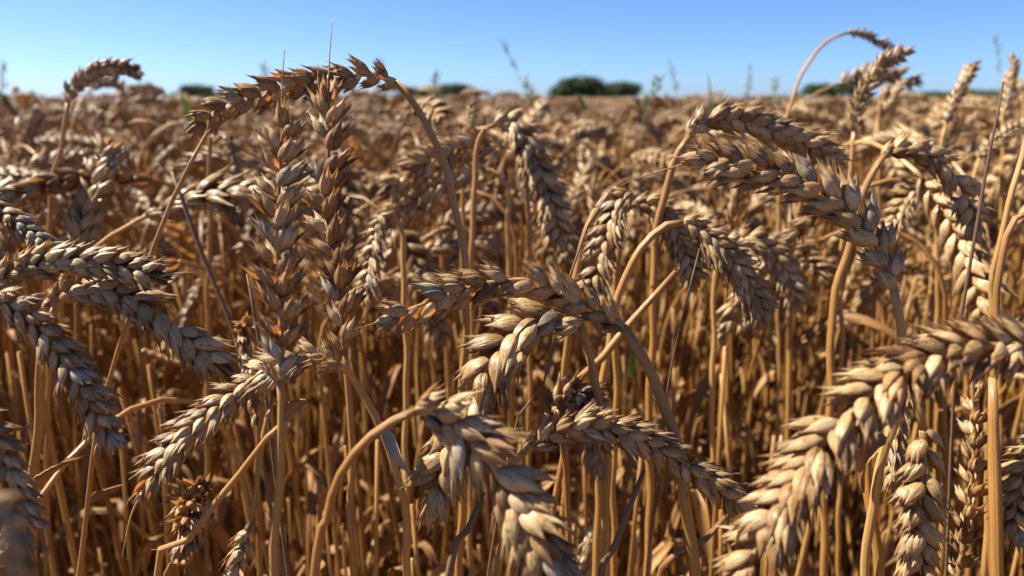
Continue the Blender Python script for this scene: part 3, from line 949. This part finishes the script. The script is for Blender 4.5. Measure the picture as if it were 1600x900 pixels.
# ------------------------------------------------------------------ the rest of the crop
def variant(seed):
    """A whole wheat plant, base at the origin, its highest point at 0.80 m, bending towards +x: stem, ear and leaf as separate builders."""
    rng = random.Random(seed)
    kind = ['upright', 'leaning', 'nodding', 'hanging', 'hanging', 'drooping', 'hanging', 'nodding'][seed % 8]
    tb, tt = {'upright': (8, 22), 'leaning': (28, 55), 'nodding': (68, 125), 'drooping': (95, 150), 'hanging': (130, 172)}[kind]
    tb += rng.uniform(-10, 10)
    tt += rng.uniform(-10, 10)
    bend = rng.uniform(.07, .15)
    L, el = 0.92, rng.uniform(.072, .094)
    ds = 0.005
    P = [np.zeros(3)]
    s, az, t0 = 0.0, rng.uniform(-.2, .2), rng.uniform(0, 4)
    n1, n2 = int(L / ds), int(el / ds)
    for i in range(n1 + n2):
        if i < n1:
            u = max(0.0, (i * ds - (L - bend)) / bend)
            th = t0 + (tb - t0) * (u * u * (3 - 2 * u) * .6 + u * .4)
        else:
            th = tb + (tt - tb) * ((i - n1) / n2)
        th = R(th)
        P.append(P[-1] + ds * np.array((math.sin(th) * math.cos(az), math.sin(th) * math.sin(az) + 0.02 * math.sin(i * .05), math.cos(th))))
    P = np.array(P)
    dz = 0.80 - P[:, 2].max()
    P[:, 2] += dz
    P[0, 2] = -0.01
    stem, ear = P[:n1 + 1], P[n1:]
    sm = MB()
    idx = np.unique(np.concatenate([np.arange(0, n1 - 34, 14), np.arange(n1 - 34, n1 + 1, 3), [n1]]))
    tube(sm, stem[idx], np.interp(idx, [0, n1 - 30, n1], [1.7, 1.4, 1.0]) * 1e-3, 6, rng.random())
    em = MB()
    E, elen = catmull(ear[::2], 40)
    n = rng.choice([17, 18, 20])
    for (M, tv, i) in ear_frames(E, n, 1.5 * 2 * elen / n, rng.uniform(0, 90), rng.uniform(19, 27), rng):
        em.add_mb(LO[rng.randrange(len(LO))], M)
    leaves = []
    for q in range(rng.choice([2, 3, 3])):
        lm = MB()
        i0 = int(n1 * rng.uniform(.45, .84))
        p = stem[i0]
        a = rng.uniform(0, 6.28)
        dv = np.array((math.cos(a), math.sin(a), 0))
        l = rng.uniform(.05, .13)
        blade(lm, catmull([p, p + dv * l * .3 + np.array((0, 0, .02)), p + dv * l * .6 + np.array((0, 0, -.01)), p + dv * l * .7 + np.array((0, 0, -l * .7))], 16)[0],
              rng.uniform(.004, .008), rng.random(), 0, .35, rng.uniform(-4, 4), jag=.08, rng=rng)
        leaves.append(lm)
    return dict(kind=kind, stem=sm, ear=em, leaves=leaves, mid=E[20], base=E[0], tip=E[-1])


VARS = [variant(40 + i) for i in range(24)]
for v in VARS:
    v['me'] = (v['stem'].mesh('stem', [STRAW]), v['ear'].mesh('ear', [HUSK])) + tuple(q.mesh('leaf', [LEAF]) for q in v['leaves'])

rng = np.random.default_rng(17)


def half_width(y):
    return 0.70 * y + 0.05


def cells(y0, y1, density, extra):
    """Jittered planting positions between two depths."""
    c = 1 / math.sqrt(density)
    out = []
    y = y0
    while y < y1:
        w = half_width(y) + extra
        for x in np.arange(-w, w, c):
            out.append((x + rng.uniform(-.5, .5) * c, y + rng.uniform(-.5, .5) * c))
        y += c
    return out


pts = cells(.345, 1.7, 500, .28) + cells(1.7, 4.2, 330, .5) + cells(4.2, 11, 130, .8) + cells(11, 30, 22, 1.0)
# the crop beside the camera, out of the picture, that shades the picture's lower part
for x, y in cells(-.25, .345, 420, .55):
    if abs(x) > max(half_width(max(y, 0.0)) * 1.12 + .14, .24):
        pts.append((x, y))

plants = []
for (x, y) in pts:
    k = int(rng.integers(len(VARS)))
    g = float(np.clip(rng.normal(.068, .030), .022, .15))
    if y > 2:
        g = float(np.clip(rng.normal(.074, .034), .004, .15))
    if .6 < y < 5 and rng.random() < .07 and not .03 < x / y < .19:      # a few stand clear of the rest
        g = float(rng.uniform(-.022, .03))
        k = int(rng.integers(3)) * 8 + int(rng.choice([0, 1, 2, 7]))
    plants.append(dict(x=x, y=y, k=k, s=(CAM_Z - g) / .80, rz=float(rng.uniform(0, 6.283)), tx=float(rng.normal(0, .05)), ty=float(rng.normal(0, .05))))

for p in plants:
    p['d'] = math.hypot(p['x'], p['y'])
    M = Matrix.Translation((p['x'], p['y'], 0)) @ (Matrix.Rotation(p['tx'], 4, 'X') @ Matrix.Rotation(p['ty'], 4, 'Y') @ Matrix.Rotation(p['rz'], 4, 'Z')) @ Matrix.Scale(p['s'], 4)
    p['M'] = M
    v = VARS[p['k']]
    p['px'] = project(M @ Vector(v['mid']))
    a, b = project(M @ Vector(v['base'])), project(M @ Vector(v['tip']))
    p['dx'] = (b[0] - a[0]) if a and b else 0

# nothing but stalks shows low between the near ears, and the tree clump stands clear
plants = [p for p in plants if not (p['px'] and p['y'] > .3 and -20 < p['px'][0] < 1620 and ((p['px'][2] < .55 and p['px'][1] > 450) or
          (845 < p['px'][0] < 1025 and p['px'][1] < 160 and p['px'][2] < 8) or (p['px'][2] < .42 and 1330 < p['px'][0] < 1640 and p['px'][1] > 400)))]
inview = [p for p in plants if p['px'] and -20 < p['px'][0] < 1620 and 60 < p['px'][1] < 900 and p['y'] > .3]
inview.sort(key=lambda p: p['px'][2])
single = inview[:299 - N_HEROES]
ids = {id(p) for p in single}

MARKS = [('the tip of the long arched ear', 320, 200), ('the thicker upright ear', 438, 400), ('the slimmer upright ear', 520, 380), ('the long arched stem', 705, 300),
         ('the arched centre ear', 770, 450), ('the round dark tree clump', 930, 140), ('the paired hanging ears', 990, 380), ('the sunlit ear arching right', 1190, 200),
         ('the long grey-gold ear', 1240, 290), ('the hoop-stemmed grey ear', 1150, 430), ('the tall leaning skyline ear', 1365, 130), ('the dark leaning stick', 1535, 300),
         ('the two stacked ears', 150, 440), ('the skyline ear that curves over', 160, 120), ('the huge blurred front ear', 1300, 660), ('the feathery drooping ear', 330, 640),
         ('the bent double dark ear', 830, 250), ('the bluish slanting ear', 30, 350), ('the spiky arching ear', 960, 680)]
ORD = ['nearest', 'second nearest', 'third nearest', 'fourth nearest', 'fifth nearest', 'sixth nearest', 'seventh nearest', 'eighth nearest', 'ninth nearest', 'tenth nearest', 'eleventh nearest', 'twelfth nearest']
bins = {}
for p in single:
    x, y, d = p['px']
    m = min(MARKS, key=lambda q: math.hypot(q[1] - x, q[2] - y))
    ddx, ddy = x - m[1], y - m[2]
    rel = ('above' if ddy < 0 else 'below') if abs(ddy) > abs(ddx) * .8 else ('left of' if ddx < 0 else 'right of')
    kind = VARS[p['k']]['kind']
    way = '' if abs(p['dx']) < 14 * .5 / d else (' leftwards' if p['dx'] < 0 else ' rightwards')
    bins.setdefault((kind + way, rel, m[0]), []).append((math.hypot(ddx, ddy), p))
for (pose, rel, m), lst in bins.items():
    lst.sort(key=lambda q: q[0])
    for i, (_, p) in enumerate(lst):
        p['label'] = f'blurred ear {pose}, {ORD[min(i, 11)]} {rel} {m}'

for p in single:
    v = VARS[p['k']]
    t = thing('wheat_stalk', p['label'], 'wheat', (p['x'], p['y'], 0), 'soft-focus wheat stalks of the crop behind')
    t.matrix_world = p['M']
    for nm, me in zip(('stem', 'ear', 'leaf', 'leaf', 'leaf'), v['me']):
        link(nm, me, t)

# every plant beyond those: one mass, drawn as copies of the same whole plants
src = bpy.data.collections.new('wheat_sources')
for i, v in enumerate(VARS):
    mb = MB()
    mb.add_mb(v['stem'], mat=0)
    mb.add_mb(v['ear'], mat=1)
    for q in v['leaves']:
        mb.add_mb(q, mat=2)
    o = bpy.data.objects.new('wheat_plant_%02d' % i, mb.mesh('wheat_plant', [STRAW, HUSK, LEAF]))
    src.objects.link(o)

def tiller(seed):
    rng = random.Random(seed)
    mb = MB()
    h = rng.uniform(.60, .74)
    lx, ly = rng.uniform(-.07, .07), rng.uniform(-.07, .07)
    C, _ = catmull([(0, 0, -.01), (lx * .3, ly * .4, h * .35), (lx * .8, ly * .7, h * .7), (lx * 1.3, ly * 1.2, h)], 16)
    tube(mb, C, np.linspace(1.6, 1.0, 16) * 1e-3, 6, rng.uniform(0, .7), 0)
    for q in (6, 10, 13):
        a = rng.uniform(0, 6.28)
        dv = np.array((math.cos(a), math.sin(a), 0))
        l = rng.uniform(.06, .16)
        p = C[q]
        blade(mb, catmull([p, p + dv * l * .2 + np.array((0, 0, .03)), p + dv * l * .45 + np.array((0, 0, -.01)), p + dv * l * .5 + np.array((0, 0, -l * .8))], 14)[0],
              rng.uniform(.004, .008), rng.random(), 2, .35, rng.uniform(-4, 4), jag=.1, rng=rng)
    return mb


for i in range(8):
    o = bpy.data.objects.new('wheat_plant_%02d' % (len(VARS) + i), tiller(900 + i).mesh('wheat_plant', [STRAW, HUSK, LEAF]))
    src.objects.link(o)
rest = [p for p in plants if id(p) not in ids]
for (x, y) in cells(.28, 1.8, 950, .2):
    rest.append(dict(k=len(VARS) + int(rng.integers(8)), x=x, y=y, s=float(rng.uniform(.9, 1.03)), M=Matrix.Rotation(float(rng.uniform(0, 6.28)), 4, 'Z')))
me = bpy.data.meshes.new('wheat_crop')
me.from_pydata([(p['x'], p['y'], 0) for p in rest], [], [])
a = me.attributes.new('plant', 'INT', 'POINT')
a.data.foreach_set('value', [p['k'] for p in rest])
a = me.attributes.new('turn', 'FLOAT_VECTOR', 'POINT')
a.data.foreach_set('vector', [c for p in rest for c in p['M'].to_euler()])
a = me.attributes.new('size', 'FLOAT', 'POINT')
a.data.foreach_set('value', [p['s'] for p in rest])
crop = link('wheat_crop', me)
tag(crop, 'dense mass of blurred brown wheat filling the field to the horizon', 'wheat field', kind='stuff')
ng = bpy.data.node_groups.new('crop', 'GeometryNodeTree')
ng.interface.new_socket('Geometry', in_out='INPUT', socket_type='NodeSocketGeometry')
ng.interface.new_socket('Geometry', in_out='OUTPUT', socket_type='NodeSocketGeometry')
gi, go = ng.nodes.new('NodeGroupInput'), ng.nodes.new('NodeGroupOutput')
iop = ng.nodes.new('GeometryNodeInstanceOnPoints')
ci = ng.nodes.new('GeometryNodeCollectionInfo')
ci.inputs['Collection'].default_value = src
ci.inputs['Separate Children'].default_value = True
ci.inputs['Reset Children'].default_value = True


def named(nm, typ):
    nd = ng.nodes.new('GeometryNodeInputNamedAttribute')
    nd.data_type = typ
    nd.inputs['Name'].default_value = nm
    return next(s for s in nd.outputs if s.enabled and s.name == 'Attribute')


L = ng.links.new
L(gi.outputs[0], iop.inputs['Points'])
L(ci.outputs[0], iop.inputs['Instance'])
iop.inputs['Pick Instance'].default_value = True
L(named('plant', 'INT'), iop.inputs['Instance Index'])
e2r = ng.nodes.new('FunctionNodeEulerToRotation')
L(named('turn', 'FLOAT_VECTOR'), e2r.inputs[0])
L(e2r.outputs[0], iop.inputs['Rotation'])
L(named('size', 'FLOAT'), iop.inputs['Scale'])
L(iop.outputs[0], go.inputs[0])
md = crop.modifiers.new('crop', 'NODES')
md.node_group = ng
print('heroes', N_HEROES, 'single', len(single), 'rest', len(rest), 'deepest single', single[-1]['px'][2])
